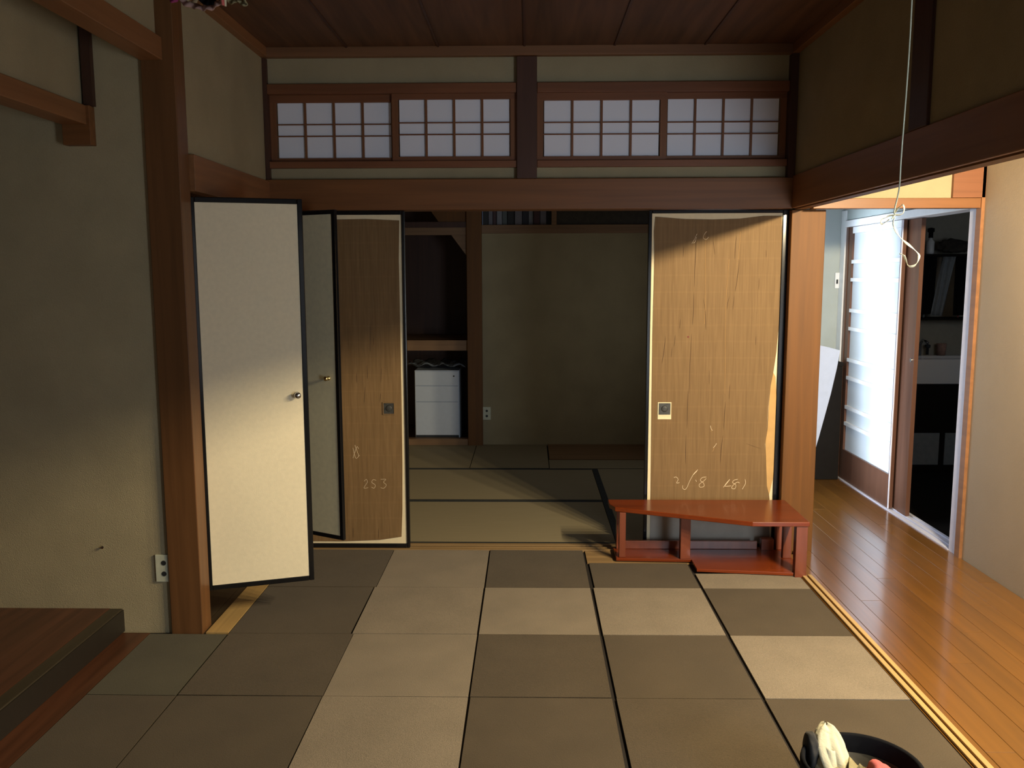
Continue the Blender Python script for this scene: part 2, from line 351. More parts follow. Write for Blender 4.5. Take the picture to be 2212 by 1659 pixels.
# next room floor: tatami mats
tf = st(box(-1.31, 1.31, 4.438, YB, -0.06, -0.014).build('floor', 'seam_dark'), 'floor of the back room laid with straw mats edged in black cloth', 'floor')
def mat(x0, x1, y0, y1, border, rot=False):
    o = box(x0+.001, x1-.001, y0+.001, y1-.001, -0.0135, 0.0).build('tatami_mat', 'tatami', tf)
    for (a, b_, c, d) in border: box(a, b_, c, d, 0.0, 0.0012).build('mat_border', 'tatami_border', o)
    return o
mat(-1.30, 0.470, 4.44, 5.320, [(-1.299, .468, 4.442, 4.466), (-1.299, .468, 5.292, 5.318)])
mat(-1.30, 0.470, 5.322, 6.225, [(-1.299, .468, 5.324, 5.346), (-1.299, .468, 6.200, 6.223)])
mat(0.472, 1.30, 4.44, 6.225, [(0.4725, 0.512, 4.442, 6.223)])
mat(-1.30, -0.440, 6.228, 7.14, [(-1.299, -.442, 6.229, 6.245)])
mat(-0.436, 0.155, 6.228, 7.14, [(-.435, .153, 6.229, 6.245)])
mat(0.159, 1.30, 6.228, 6.535, [(.160, 1.299, 6.229, 6.236)])
st(box(0.165, 1.30, 6.555, 7.145, -0.05, 0.003).build('trim_5', 'closet_wood'), 'brown floorboard set beside the mats at the foot of the back wall', 'floorboard')
# bathroom floor
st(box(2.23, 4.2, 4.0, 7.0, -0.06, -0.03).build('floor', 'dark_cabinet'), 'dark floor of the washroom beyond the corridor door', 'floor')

# ------------------------------------------------------------------ structure: ceiling
ce = st(box(-2.6, 1.36, -1.2, 4.42, CEIL+0.012, CEIL+0.05).build('ceiling', 'seam_dark'), 'dark wooden board ceiling of the front room', 'ceiling')
xs = [-2.6, -2.19, -1.755, -1.32, -0.884, -0.437, -0.018, 0.418, 0.853, 1.345]
for a, b_ in zip(xs[:-1], xs[1:]): box(a+.004, b_-.004, -1.2, 4.36, CEIL, CEIL+.011).build('ceiling_board', 'ceiling_wood', ce)
for x in xs[3:-1]: box(x-.0045, x+.0045, -1.2, 4.33, CEIL-.006, CEIL+.004).build('ceiling_batten', 'dark_post', ce)
mo = st(box(XL, XR, 4.318, 4.36, 2.485, CEIL).build('trim_6', 'moulding', bevel=.002), 'brown cornice strip between the front wall and the ceiling', 'cornice')
st(box(XL, XL+.035, -1.2, 4.317, 2.485, CEIL).build('trim_7', 'beam_y', bevel=.002), 'brown cornice strip along the top of the left wall', 'cornice')
st(box(XR-.035, XR, -1.2, 4.317, 2.485, CEIL).build('trim_8', 'beam_y', bevel=.002), 'brown cornice strip along the top of the right wall', 'cornice')
st(box(1.372, 4.2, -1.2, 7.2, 2.35, 2.40).build('ceiling', 'ceiling_wood'), 'ceiling over the corridor and the washroom', 'ceiling')
st(box(-1.35, 1.45, 4.45, 8.0, 2.45, 2.50).build('ceiling', 'ceiling_wood'), 'dark ceiling of the back room', 'ceiling')

# ------------------------------------------------------------------ structure: front wall (y = D)
wf = st(box(XL, -0.055, 4.37, 4.43, 2.362, 2.50).build('wall_front', 'sand_wall'), 'olive-beige sand-plastered strips around the high paper windows', 'wall')
for (x0, x1) in ((XL, -.055), (.043, XR)):
    box(x0, x1, 4.37, 4.43, 1.890, 1.957).build('plaster_strip', 'sand_wall', wf)
    if x0 > 0: box(x0, x1, 4.37, 4.43, 2.362, 2.50).build('plaster_strip', 'sand_wall', wf)
st(box(XL+.002, XR-.002, 4.330, 4.45, NB, NT).build('trim_9', 'beam_x', bevel=.003), 'long brown rail beam above the sliding doors', 'beam')
st(box(-.057, .043, 4.335, 4.45, NT+.001, 2.484).build('trim_10', 'dark_post', bevel=.003), 'short dark-brown post between the two high windows', 'post')
st(box(XL+.001, XL+.022, 4.345, 4.45, NT+.001, 2.484).build('trim_11', 'dark_post'), 'narrow dark corner post at the left end of the high windows', 'post')
st(box(XR-.036, XR-.001, 4.325, 4.45, NT+.001, 2.484).build('trim_12', 'dark_post'), 'narrow dark corner post at the right end of the high windows', 'post')
# high windows: outer frame, two sliding paper panels each
def ranma(x0, x1, name, side, nlab):
    W = empty(name, ((x0+x1)/2, 4.38, 1.957), 'high paper lattice window on the %s of the dark middle post, two sliding panels' % side, 'window', None, 'structure')
    box(x0, x1, 4.345, 4.43, 1.957, 1.990).build('window_sill', 'frame_wood', W, bevel=.002)
    box(x0, x1, 4.345, 4.43, 2.315, 2.362).build('window_head', 'frame_wood', W, bevel=.002)
    xm = (x0+x1)/2+.01
    for (a, b_, yo, zt, zb) in ((x0, xm+.012, (.022 if side == 'left' else 0), 2.280, 2.010), (xm-.012, x1, (0 if side == 'left' else .022), 2.288, 2.012)):
        p = empty('sliding_panel', (0, 0, 0), None, None)
        p.parent = W; p.location = Vector((a, 4.36+yo, 1.99)) - Vector(W.location)
        y0, y1 = 4.362+yo, 4.380+yo
        box(a, b_, y0, y1, zt, 2.315).build('panel_rail', 'frame_wood', p); box(a, b_, y0, y1, 1.990, zb).build('panel_rail', 'frame_wood', p)
        for s_ in (a, b_-.030): box(s_, s_+.030, y0, y1, zb, zt).build('panel_stile', 'frame_wood_z', p)
        pw = (b_-a-.060)/4
        for k in (1, 2, 3): box(a+.030+k*pw-.005, a+.030+k*pw+.005, y0+.003, y1, zb, zt).build('muntin', 'frame_wood_z', p)
        for z in (zb+.165, zb+.108): box(a+.030, b_-.030, y0+.006, y1-.002, z-.0025, z+.0025).build('muntin', 'frame_wood', p)
        for k in range(4):
            xa, xb = a+.030+k*pw+.005, a+.030+(k+1)*pw-.005
            for (za, zc) in ((zb, zb+.1055), (zb+.1105, zb+.1625), (zb+.1675, zt)):
                box(xa, xb, y1-.003, y1-.002, za, zc).build('paper_pane', 'shoji_paper', p)
    return W
ranma(XL+.022, -.058, 'window_1', 'left', 0)
ranma(.044, XR-.036, 'window_2', 'right', 0)

# ------------------------------------------------------------------ structure: left wall, pillar, closet
st(box(XL-.06, XL, YP1, 4.36, NT-.005, 2.50).build('wall_left', 'sand_wall'), 'sand-plastered upper wall above the closet doors', 'wall')
st(box(XL-.03, XL+.022, YP1, 4.345, NB+.002, NT-.008).build('trim_13', 'beam_y', bevel=.003), 'brown rail beam above the closet doors on the left wall', 'beam')
st(box(-1.437, XL, YP0, YP1, -.03, CEIL).build('trim_14', 'pillar_main', bevel=.003), 'square brown main pillar between the alcove and the closet doors', 'pillar')
cl = st(box(-2.25, -2.2, 3.40, 4.36, -.03, 1.85).build('wall_closet', 'closet_wood'), 'dark inside of the closet behind the two hinged doors', 'wall')
box(-2.2, XL-.025, YP1+.002, 3.40, -.03, 1.85).build('closet_side', 'closet_wood', cl); box(-2.2, XL-.025, 4.33, 4.36, -.03, 1.85).build('closet_side', 'closet_wood', cl)
box(-2.2, -1.337, 3.40, 4.33, -.03, -.005).build('closet_floor', 'platform_edge', cl); box(-2.2, XL-.04, 3.40, 4.33, 1.85, 1.87).build('closet_top', 'closet_wood', cl)
st(box(XL-.03, XL-.003, 4.30, 4.36, -.02, NB).build('trim_15', 'pillar_wood'), 'thin wooden jamb in the corner beside the far closet door', 'post')

# ------------------------------------------------------------------ structure: alcove on the left
wa = st(box(-3.2, -1.4375, 3.287, 3.36, -.03, CEIL+.02).build('wall_alcove', 'alcove_plaster'), 'beige sand-plastered alcove wall with a nail and a socket', 'wall')
ap = empty('trim_16', (-2.2, 2.0, 0), 'low alcove step with a brown board top and a dark front edge', 'step', None, 'structure')
MB().box(-3.2, -1.690, -1.2, 3.2865, 0.0, 0.0948).build('step_board', 'platform_wood', ap)
MB().box(-1.690, -1.6375, -1.2, 3.2865, 0.0, 0.095).build('step_edge', 'platform_edge', ap, bevel=.003)
MB().box(-1.637, -1.634, -1.2, 3.2865, 0.0, 0.090).build('step_face', 'dark_face', ap)
st(box(-1.437, -1.352, -1.2, 3.269, 2.218, 2.300).build('trim_17', 'beam_y', bevel=.003), 'thick brown beam at the top of the alcove opening, running to the main pillar', 'beam')
st(box(-1.415, -1.375, -1.2, 3.269, 2.3005, CEIL).build('wall_upper', 'sand_wall'), 'small plastered wall above the thick alcove beam', 'wall')
ob = empty('trim_18', (-1.68, 2.0, 1.93), 'lower alcove lintel of brown wood with a dropped end at the wall', 'beam', None, 'structure')
MB().box(-1.733, -1.640, -1.2, 3.2865, 1.985, 2.055).build('lintel', 'beam_y', ob, bevel=.003)
MB().box(-1.733, -1.627, 3.245, 3.2865, 1.912, 2.055).build('lintel_end', 'beam_x', ob, bevel=.002)
st(box(-1.715, -1.665, -1.2, 3.2865, 2.056, CEIL).build('wall_upper', 'sand_wall'), 'plastered wall above the lower alcove lintel', 'wall')
st(box(-1.655, -1.620, 3.262, 3.2865, 2.056, CEIL).build('trim_19', 'dark_post'), 'thin dark strip against the alcove wall above the lintel', 'post')
st(box(-3.25, -3.2, -1.2, 3.36, -.03, CEIL).build('wall_left', 'sand_wall'), 'far side wall of the alcove', 'wall')

# ------------------------------------------------------------------ structure: right wall and corridor
st(box(XR, XR+.06, -1.2, 4.33, NT, CEIL).build('wall_right', 'sand_wall'), 'dark sand-plastered upper wall above the opening to the corridor', 'wall')
rb = st(box(XR-.010, XR+.065, -1.2, 4.328, NB, NT+.008).build('trim_20', 'beam_y', bevel=.003), 'brown rail beam above the wide opening to the corridor', 'beam')
box(XR+.005, XR+.055, -1.2, 4.32, NB-.006, NB-.0005).build('groove_strip', 'pillar_wood', rb)
st(box(XR-.012, XR+.03, 2.905, 3.04, NT+.0085, 2.484).build('trim_21', 'dark_post', bevel=.002), 'dark half-post on the upper wall above the corridor opening', 'post')
st(box(XR-.004, XR+.164, 4.340, 4.388, -.03, NB-.007).build('trim_22', 'pillar_wood', bevel=.003), 'orange-brown corner pillar between the sliding door and the corridor', 'pillar')
st(box(1.35, 1.44, 4.389, 4.55, -.03, 2.35).build('wall_side', 'grey_plaster'), 'short piece of wall behind the corner pillar', 'wall')
st(box(1.38, 1.44, 5.62, 6.10, -.03, 2.35).build('wall_side', 'grey_plaster'), 'end of the corridor side wall beyond its window', 'wall')
# side window of the corridor
wv = empty('window_3', (1.41, 5.08, 0.05), 'frosted side window of the corridor hidden behind the corner pillar', 'window', None, 'structure')
box(1.385, 1.44, 4.552, 4.59, .03, 2.0).build('window_frame', 'pillar_wood', wv); box(1.385, 1.44, 5.58, 5.618, .03, 2.0).build('window_frame', 'pillar_wood', wv)
box(1.385, 1.44, 4.55, 5.62, -.03, .03).build('window_sill', 'pillar_wood', wv); box(1.385, 1.44, 4.55, 5.62, 2.0, 2.35).build('window_head', 'grey_plaster', wv)
box(1.395, 1.400, 4.59, 5.58, .03, 2.0).build('frosted_pane', 'window_glass', wv)
st(box(1.44, 2.25, 6.10, 6.15, -.03, 2.35).build('wall_end', 'grey_plaster'), 'pale grey end wall of the corridor', 'wall')
en = st(box(2.180, 2.196, 6.02, 6.098, .0, 1.86).build('trim_23', 'white_plastic'), 'white strip in the far corner of the corridor', 'post')
# beam across the corridor
lb = empty('trim_24', (1.8, 4.27, 1.74), 'orange-brown crossbeam of the corridor with plaster above it', 'beam', None, 'structure')
box(XR+.066, XC, 4.235, 4.29, 1.741, 1.789).build('crossbeam', 'beam_x', lb, bevel=.002)
box(XR+.066, XC, 4.245, 4.285, 1.790, 2.35).build('plaster', 'sand_wall', lb)
box(2.035, XC-.001, 4.225, 4.2445, 1.790, 1.935).build('corner_block', 'frame_wood', lb)
st(box(XC-.016, XC+.004, 4.225, 4.272, -.01, 1.95).build('trim_25', 'beam_y'), 'brown door post at the end of the beige corridor wall', 'post')
st(box(XC, XC+.05, -1.2, 4.2245, -.03, 2.35).build('wall_corridor', 'corridor_plaster'), 'beige corridor wall seen at the edge beside the washroom door', 'wall')
st(box(XC-.005, XC+.05, 4.273, 4.355, -.01, 1.745).build('trim_26', 'jamb_grey', bevel=.003), 'pale lilac-grey jamb of the washroom doorway', 'post')
hd = st(box(XC-.012, XC+.10, 4.355, 6.02, 1.745, 1.79).build('trim_27', 'muntin_glare', bevel=.003), 'head rail above the washroom sliding door, daylight glare put into its white', 'beam')
st(box(XC, XC+.05, 4.291, 6.10, 1.795, 2.35).build('wall_corridor', 'grey_plaster'), 'grey wall strip above the washroom door', 'wall')
ds = empty('trim_28', (XC, 5.1, 0), 'pale grooved threshold of the washroom doorway', 'threshold', None, 'structure')
for k in range(5): box(XC-.008+k*.022, XC+.010+k*.022, 4.356, 6.02, -.012, .006 if k % 2 == 0 else .0).build('threshold_ridge', 'jamb_grey', ds)
st(box(XC, XC+.03, 5.98, 6.02, 0.008, 1.744).build('trim_29', 'door_brown'), 'dark post at the far end of the washroom doorway', 'post')
# sliding washroom door with paired cross bars
dd = empty('door_1', (XC+.02, 5.5, .01), 'white glazed sliding door with paired cross bars whitened for glare, brightly lit from the side', 'door', None, 'structure')
Y0, Y1 = 5.135, 5.975
box(XC+.004, XC+.030, Y0, Y0+.016, .008, 1.742).build('stile', 'door_brown', dd); box(XC+.004, XC+.030, Y1-.06, Y1, .008, 1.742).build('stile', 'door_brown', dd)
box(XC+.002, XC+.008, Y0-.003, Y0+.004, .008, 1.742).build('edge_strip', 'jamb_grey', dd)
box(XC+.004, XC+.030, Y0+.016, Y1-.06, 1.700, 1.742).build('top_rail', 'muntin_glare', dd); box(XC+.004, XC+.030, Y0+.016, Y1-.06, .008, .215).build('bottom_rail', 'door_brown', dd)
zz = [1.511, 1.390, 1.182, 1.058, .844, .720, .516, .401]
for z in zz: box(XC+.003, XC+.018, Y0+.016, Y1-.06, z-.013, z+.011).build('cross_bar', 'muntin_glare', dd)
ze = [1.700] + [z for q in zz for z in (q+.011, q-.013)] + [.215]
for a, b_ in zip(ze[0::2], ze[1::2]): box(XC+.018, XC+.021, Y0+.016, Y1-.06, b_, a).build('pane', 'glass_panel', dd)
d2 = empty('door_2', (XC+.045, 5.4, .01), 'dark brown edge of a second sliding door behind the white one', 'door', None, 'structure')
box(XC+.036, XC+.060, 4.965, 5.075, .008, 1.742).build('stile', 'door_brown', d2); box(XC+.040, XC+.056, 5.075, 5.85, .008, 1.742).build('door_board', 'door_brown', d2)
MB().lathe((XC+.034, 5.0, .93), [(.001, -.002), (.012, -.002), (.012, .003), (.001, .003)], 12, 'x').build('finger_pull', 'chrome', d2)

# washroom
st(box(2.25, 4.2, 6.62, 6.68, -.03, 2.35).build('wall_washroom', 'bathroom_wall'), 'dim washroom wall behind the basin', 'wall')
st(box(4.2, 4.25, 4.0, 6.68, -.03, 2.35).build('wall_washroom', 'bathroom_wall'), 'far side wall of the washroom', 'wall')
st(box(2.25, 4.2, 4.0, 4.05, -.03, 2.35).build('wall_washroom', 'bathroom_wall'), 'near wall of the washroom', 'wall')

# ------------------------------------------------------------------ structure: back room
wb = st(box(-.383, 1.31, YB, YB+.05, -.02, 1.766).build('wall_back', 'sand_wall'), 'olive sand-plastered back wall of the back room', 'wall')
box(.235, 1.31, YB-.002, YB+.05, 1.797, 2.45).build('upper_panel', 'platform_edge', wb)
st(box(-.507, -.383, 7.10, 7.22, -.02, 2.45).build('trim_30', 'pillar_wood', bevel=.003), 'brown post beside the open closet in the back room', 'post')
st(box(-.383, 1.31, 7.12, 7.30, 1.766, 1.835).build('trim_31', 'closet_wood', bevel=.002), 'shelf beam under the books on the back wall', 'beam')
st(box(.190, .232, 7.12, 7.22, 1.8355, 2.45).build('trim_32', 'closet_wood'), 'thin upright at the end of the row of books', 'post')
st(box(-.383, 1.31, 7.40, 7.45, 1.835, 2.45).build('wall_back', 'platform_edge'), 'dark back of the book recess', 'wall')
st(box(-1.36, -1.31, 4.45, 8.0, -.03, 2.45).build('wall_left', 'sand_wall'), 'side wall of the back room behind the sliding door', 'wall')
st(box(1.31, 1.36, 4.45, 7.5, -.03, 2.45).build('wall_right', 'sand_wall'), 'other side wall of the back room', 'wall')
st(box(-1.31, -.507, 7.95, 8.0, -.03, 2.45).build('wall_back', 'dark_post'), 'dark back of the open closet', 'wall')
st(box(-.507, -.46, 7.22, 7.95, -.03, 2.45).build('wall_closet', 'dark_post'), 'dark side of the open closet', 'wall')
oc = empty('trim_33', (-.9, 7.2, 0), 'open closet front with a slanted corner board, middle shelf and bottom sill', 'closet frame', None, 'structure')
box(-1.30, -.508, 7.13, 7.17, 1.755, 1.815).build('head_rail', 'closet_wood', oc); box(-1.30, -.508, 7.12, 7.18, 1.816, 1.860).build('upper_rail', 'dark_post', oc)
MB().prism([(-.634, 1.7545), (-.508, 1.7545), (-.508, 1.585)], 7.135, 7.165, 'y').build('corner_board', 'closet_wood', oc)
MB().prism([(-.80, 1.95), (-.508, 1.95), (-.508, 1.861), (-.736, 1.861)], 7.135, 7.165, 'y').build('corner_board', 'pillar_wood', oc)
box(-1.30, -.508, 7.14, 7.94, .801, .886).build('shelf', 'closet_wood', oc)
box(-1.30, -.508, 7.12, 7.20, -.02, .050).build('bottom_sill', 'closet_wood', oc); box(-1.30, -.508, 7.20, 7.94, -.02, .030).build('closet_floor', 'dark_post', oc)

# walls behind the camera
bwl = st(box(-3.2, -1.35, -1.25, -1.2, -.03, CEIL).build('wall_rear', 'sand_wall'), 'rear wall of the room behind the viewer', 'wall')
box(1.15, 2.25, -1.25, -1.2, -.03, CEIL).build('wall_piece', 'sand_wall', bwl); box(-1.35, 1.15, -1.25, -1.2, 1.95, CEIL).build('wall_piece', 'sand_wall', bwl); box(-1.35, 1.15, -1.25, -1.2, -.03, .35).build('wall_piece', 'sand_wall', bwl)
ew = empty('light_panel', (1.78, .31, 0), 'added unseen paper panel closing the near end of the corridor behind the fill light', 'window', None, 'structure')  # unseen panel, added as a backing for the corridor fill light
box(1.38, 2.19, .28, .30, -.03, .30).build('panel_board', 'beam_x', ew); box(1.38, 2.19, .28, .30, 1.42, 2.35).build('window_head', 'corridor_plaster', ew)
box(1.38, 2.19, .285, .290, .30, 1.42).build('paper_pane', 'daylight_paper', ew)
for xx in (1.38, 1.77, 2.16): box(xx, xx+.03, .291, .305, .30, 1.42).build('muntin', 'frame_wood_z', ew)
w4 = empty('window_4', (-.1, -1.2, .35), 'large paper window in the rear wall behind the viewer', 'window', None, 'structure')
box(-1.35, 1.15, -1.23, -1.225, .35, 1.95).build('paper_pane', 'daylight_paper', w4)
for x in (-1.35, -.74, -.12, .50, 1.12): box(x, x+.03, -1.225, -1.2, .35, 1.95).build('muntin', 'frame_wood_z', w4)
for z in (.35, .88, 1.41, 1.92): box(-1.35, 1.15, -1.2245, -1.2005, z, z+.025).build('muntin', 'frame_wood', w4)

# ------------------------------------------------------------------ fusuma sliding doors
def P(u, v, Y): p = on_y(Y, u, v); return (p.x, p.z)
def stroke(pts, Y, r, name, mat, parent, closed=False):
    b = MB(); path = [(x, Y, z) for x, z in pts]; b.tube(path, r, 5); return b.build(name, mat, parent)
def spline(pts, n=6):
    out = []
    for i in range(len(pts)-1):
        p0, p1, p2, p3 = pts[max(i-1, 0)], pts[i], pts[i+1], pts[min(i+2, len(pts)-1)]
        for k in range(n):
            t = k/n
            out.append(tuple(.5*(2*p1[j]+(-p0[j]+p2[j])*t+(2*p0[j]-5*p1[j]+4*p2[j]-p3[j])*t*t+(-p0[j]+3*p1[j]-3*p2[j]+p3[j])*t**3) for j in (0, 1)))
    out.append(pts[-1]); return out
def pxs(pl, Y): return spline([P(u, v, Y) for u, v in pl])
def tear(pts, Y, w_, parent):          # a long narrow open crease: pointed strip, slightly proud
    n = len(pts); poly = [(x-w_*math.sin(math.pi*(i+.3)/n)*.5, z) for i, (x, z) in enumerate(pts)] + [(x+w_*math.sin(math.pi*(i+.3)/n)*.5, z) for i, (x, z) in reversed(list(enumerate(pts)))]
    MB().prism(poly, Y-.0006, Y+.001, 'y').build('crease', 'tear_dark', parent)

FR = 4.392
f2 = empty('door_3', (.96, FR, 0), 'sliding door with torn brown backing paper next to the corner pillar', 'door', None, 'structure')
x0, x1, z0, z1 = .606, 1.308, .003, 1.748
fw = .022
box(x0, x0+.018, FR, FR+.024, z0, z1).build('frame_stile', 'lacquer', f2, bevel=.003); box(x1-.030, x1, FR, FR+.024, z0, z1).build('frame_stile', 'lacquer', f2, bevel=.003)
box(x0+.018, x1-.030, FR, FR+.024, z1-.016, z1).build('frame_rail', 'lacquer', f2, bevel=.003); box(x0+.018, x1-.030, FR, FR+.024, z0, z0+.016).build('frame_rail', 'lacquer', f2, bevel=.003)
box(x0+.018, x1-.030, FR+.008, FR+.018, z0+.016, z1-.016).build('cream_paper_layer', 'rim_paper', f2)
L_ = [P(u, v, FR) for u, v in ((1413,500),(1414,560),(1412,640),(1410,720),(1408,860),(1407,960),(1406,1060))]
R_ = [P(u, v, FR) for u, v in ((1676,1060),(1660,1052),(1657,1030),(1655,985),(1653,960),(1658,930),(1660,880),(1664,840),(1672,800),(1678,760),(1683,700),(1687,620),(1690,560),(1690,466))]
T_ = [P(u, v, FR) for u, v in ((1650,466),(1600,472),(1540,474),(1480,473),(1430,469),(1416,468))]
zb_ = .175
Lp = L_ + [(L_[-1][0], zb_)]; Rp = [(R_[0][0]-.03, zb_), (R_[0][0]-.028, .25)] + R_[1:]
MB().prism(Lp + Rp + T_, FR+.0055, FR+.008, 'y').build('brown_paper_layer', 'brown_paper', f2)
MB().prism([(L_[-1][0], .020), (L_[-1][0], zb_), (Rp[0][0], zb_), (Rp[0][0]+.01, .020)], FR+.006, FR+.008, 'y').build('grey_underlayer', 'grey_paper', f2)
tp = [P(u, v, FR) for u, v in ((1665,835),(1671,805),(1676,815),(1678,870),(1676,930),(1675,980),(1670,1035),(1662,1070),(1657,1050),(1655,985),(1654,955),(1659,925),(1661,880))]
MB().prism(tp, FR+.0045, FR+.0078, 'y').build('torn_flap', 'torn_paper', f2)
for seg in ([(1505,500),(1503,540),(1501,580),(1500,620)], [(1499,630),(1498,670),(1496,702)], [(1494,720),(1492,760),(1490,800),(1489,850)], [(1487,840),(1485,880),(1484,926)], [(1482,940),(1481,975),(1481,1002)],
            [(1591,510),(1588,540),(1587,560)], [(1597,562),(1593,600),(1588,630)], [(1586,640),(1583,668)], [(1575,640),(1570,668)], [(1577,830),(1575,862)], [(1567,868),(1565,900),(1563,928)], [(1562,940),(1558,970),(1556,1000)],
            [(1520,646),(1524,680),(1525,712)], [(1438,726),(1434,760),(1430,785)], [(1459,724),(1456,748)], [(1452,750),(1450,772)], [(1541,520),(1544,550)], [(1470,690),(1468,710)], [(1532,800),(1532,830)], [(1477,530),(1476,555)],
            [(1612,958),(1628,964),(1644,969)], [(1633,726),(1632,745)], [(1640,600),(1639,625)], [(1655,540),(1655,556)]):
    tear(pxs(seg, FR+.0055), FR+.0052, .0022 if len(seg) > 2 else .0014, f2)
for seg in ([(1524,500),(1524,640),(1522,700)], [(1575,560),(1568,660),(1567,760),(1566,850)], [(1600,500),(1596,560)], [(1537,925),(1536,933)], [(1543,968),(1540,976),(1542,970)]):
    stroke(pxs(seg, FR), FR+.0052, .0011, 'fold', 'crease_light', f2)
MB().lathe((P(1487,728,FR)[0], FR+.0045, P(1487,728,FR)[1]), [(.0001, 0), (.0045, .0), (.005, .001)], 9, 'y').build('paint_spot', 'red_spot', f2)
wr = [  # the pencilled figures near the bottom, and the ones near the top
 [(1456,1032),(1461,1031),(1465,1036),(1462,1044),(1468,1043)], [(1475,1049),(1475,1055),(1480,1058),(1485,1052),(1490,1040),(1499,1024),(1508,1015)], [(1498,1026),(1506,1018)], [(1503,1037),(1505,1041)],
 [(1526,1031),(1518,1032),(1513,1038),(1520,1044),(1521,1051),(1513,1053),(1511,1047),(1520,1040),(1526,1034)],
 [(1563,1053),(1570,1045),(1577,1036),(1566,1050),(1580,1050)], [(1594,1036),(1586,1038),(1583,1043),(1590,1048),(1588,1056),(1581,1055),(1584,1049),(1593,1042),(1598,1044)], [(1610,1036),(1611,1044),(1607,1052),(1604,1057)],
 [(1495,526),(1501,516),(1506,505)], [(1505,512),(1502,522),(1498,525)], [(1527,500),(1522,506),(1520,514),(1526,517),(1531,512)], [(1535,920),(1537,928),(1540,930)], [(1541,968),(1546,962),(1548,958)]]
for s_ in wr: stroke(pxs(s_, FR), FR+.0050, .0011, 'pencilled_figure', 'chalk', f2)
def pull(parent, uv0, uv1, Y, rim, yb):
    a = P(*uv0, Y); b_ = P(*uv1, Y); xa, xb, zb2, zt = a[0], b_[0], b_[1], a[1]
    e = .0045
    for bx in ((xa-e, xa, zb2-e, zt+e), (xb, xb+e, zb2-e, zt+e), (xa, xb, zt, zt+e), (xa, xb, zb2-e, zb2)):
        box(bx[0], bx[1], Y+.001, Y+.010, bx[2], bx[3]).build('pull_rim', rim, parent)
    box(xa, xb, Y+.0035, Y+.0050, zb2, zt).build('pull_cup', 'pull_metal', parent)
    cx_, cz_ = (xa+xb)/2, (zb2+zt)/2
    MB().lathe((cx_, Y+.002, cz_), [(.004, 0), (.014, .0), (.017, .0015)], 14, 'y').build('pull_boss', 'pull_metal', parent, smooth=True)
pull(f2, (1423,871), (1448,896), FR, 'rim_paper', 0)
a = P(1421, 896, FR); b_ = P(1450, 906, FR); box(a[0], b_[0], FR+.0035, FR+.0056, b_[1], a[1]).build('paper_patch', 'rim_paper', f2)

FLY = 4.354
f1 = empty('door_4', (-.96, FLY, 0), 'sliding door with brown backing paper half hidden behind the closet doors', 'door', None, 'structure')
x0, x1 = -1.308, -.622
box(x1-.016, x1, FLY, FLY+.024, z0, z1).build('frame_stile', 'lacquer', f1, bevel=.003); box(x0, x0+.02, FLY, FLY+.024, z0, z1).build('frame_stile', 'lacquer', f1, bevel=.003)
box(x0+.02, x1-.016, FLY, FLY+.024, z1-.020, z1).build('frame_rail', 'lacquer', f1, bevel=.003); box(x0+.02, x1-.016, FLY, FLY+.024, z0, z0+.022).build('frame_rail', 'lacquer', f1, bevel=.003)
box(x0+.02, x1-.016, FLY+.008, FLY+.018, z0+.022, z1-.02).build('cream_paper_layer', 'rim_paper', f1)
bp_ = [P(u, v, FLY) for u, v in ((732,474),(790,473),(862,476),(861,560),(864,700),(867,860),(869,1000),(869,1100),(867,1160),(820,1167),(740,1170))]
bp_ = [(-1.285, bp_[0][1])] + bp_ + [(-1.285, bp_[-1][1])]
MB().prism(bp_, FLY+.0055, FLY+.008, 'y').build('brown_paper_layer', 'brown_paper', f1)
for seg in ([(807,728),(807,745)], [(824,795),(823,825)], [(770,805),(771,826)], [(789,835),(787,870)], [(793,790),(794,818)], [(763,1140),(763,1160)], [(818,1140),(818,1162)], [(800,700),(800,760)], [(822,850),(821,868)]):
    tear(pxs(seg, FLY+.0055), FLY+.0052, .0013, f1)
for s_ in ([(786,1040),(791,1036),(793,1042),(788,1050),(786,1055),(795,1054)], [(812,1038),(805,1037),(803,1043),(810,1048),(808,1055),(802,1053)], [(822,1036),(833,1036),(828,1042),(834,1048),(829,1055),(822,1054)], [(762,968),(768,990),(776,984)], [(766,962),(775,986)], [(762,990),(770,966),(774,970)]):
    stroke(pxs(s_, FLY), FLY+.0050, .0008, 'pencilled_figure', 'chalk', f1)
pull(f1, (828,871), (851,894), FLY, 'brown_paper', 0)
# far-side doors of the same pair stay outside the picture

# ------------------------------------------------------------------ hinged closet doors
def closet_door(name, hinge, free, label, front_mat, side, zb, zt):
    h = Vector((*hinge, 0)); fr = Vector((*free, 0)); d = (fr-h); Lg = d.length; ang = math.atan2(d.y, d.x)
    o = empty(name, (hinge[0], hinge[1], zb), label, 'door', None, 'structure', ang)
    H = zt-zb; t = .020; e = .021
    def b(x0, x1, y0, y1, z0, z1, n, m, bv=.003): return box(x0, x1, y0, y1, z0, z1).build(n, m, o, bevel=bv, local=True)
    b(0, e, 0, t, 0, H, 'frame_stile', 'lacquer'); b(Lg-e, Lg, 0, t, 0, H, 'frame_stile', 'lacquer')
    b(e, Lg-e, 0, t, H-e, H, 'frame_rail', 'lacquer'); b(e, Lg-e, 0, t, 0, e, 'frame_rail', 'lacquer')
    b(e, Lg-e, .003, t-.003, e, H-e, 'paper_panel', front_mat, 0)
    return o, Lg
c1, L1 = closet_door('door_5', (-1.322, 3.370), (-.913, 3.506), 'cream closet door with a black frame, swung open beside the main pillar', 'cream_paper', 1, .137, 1.733)
kz = .800; kx = L1-.045
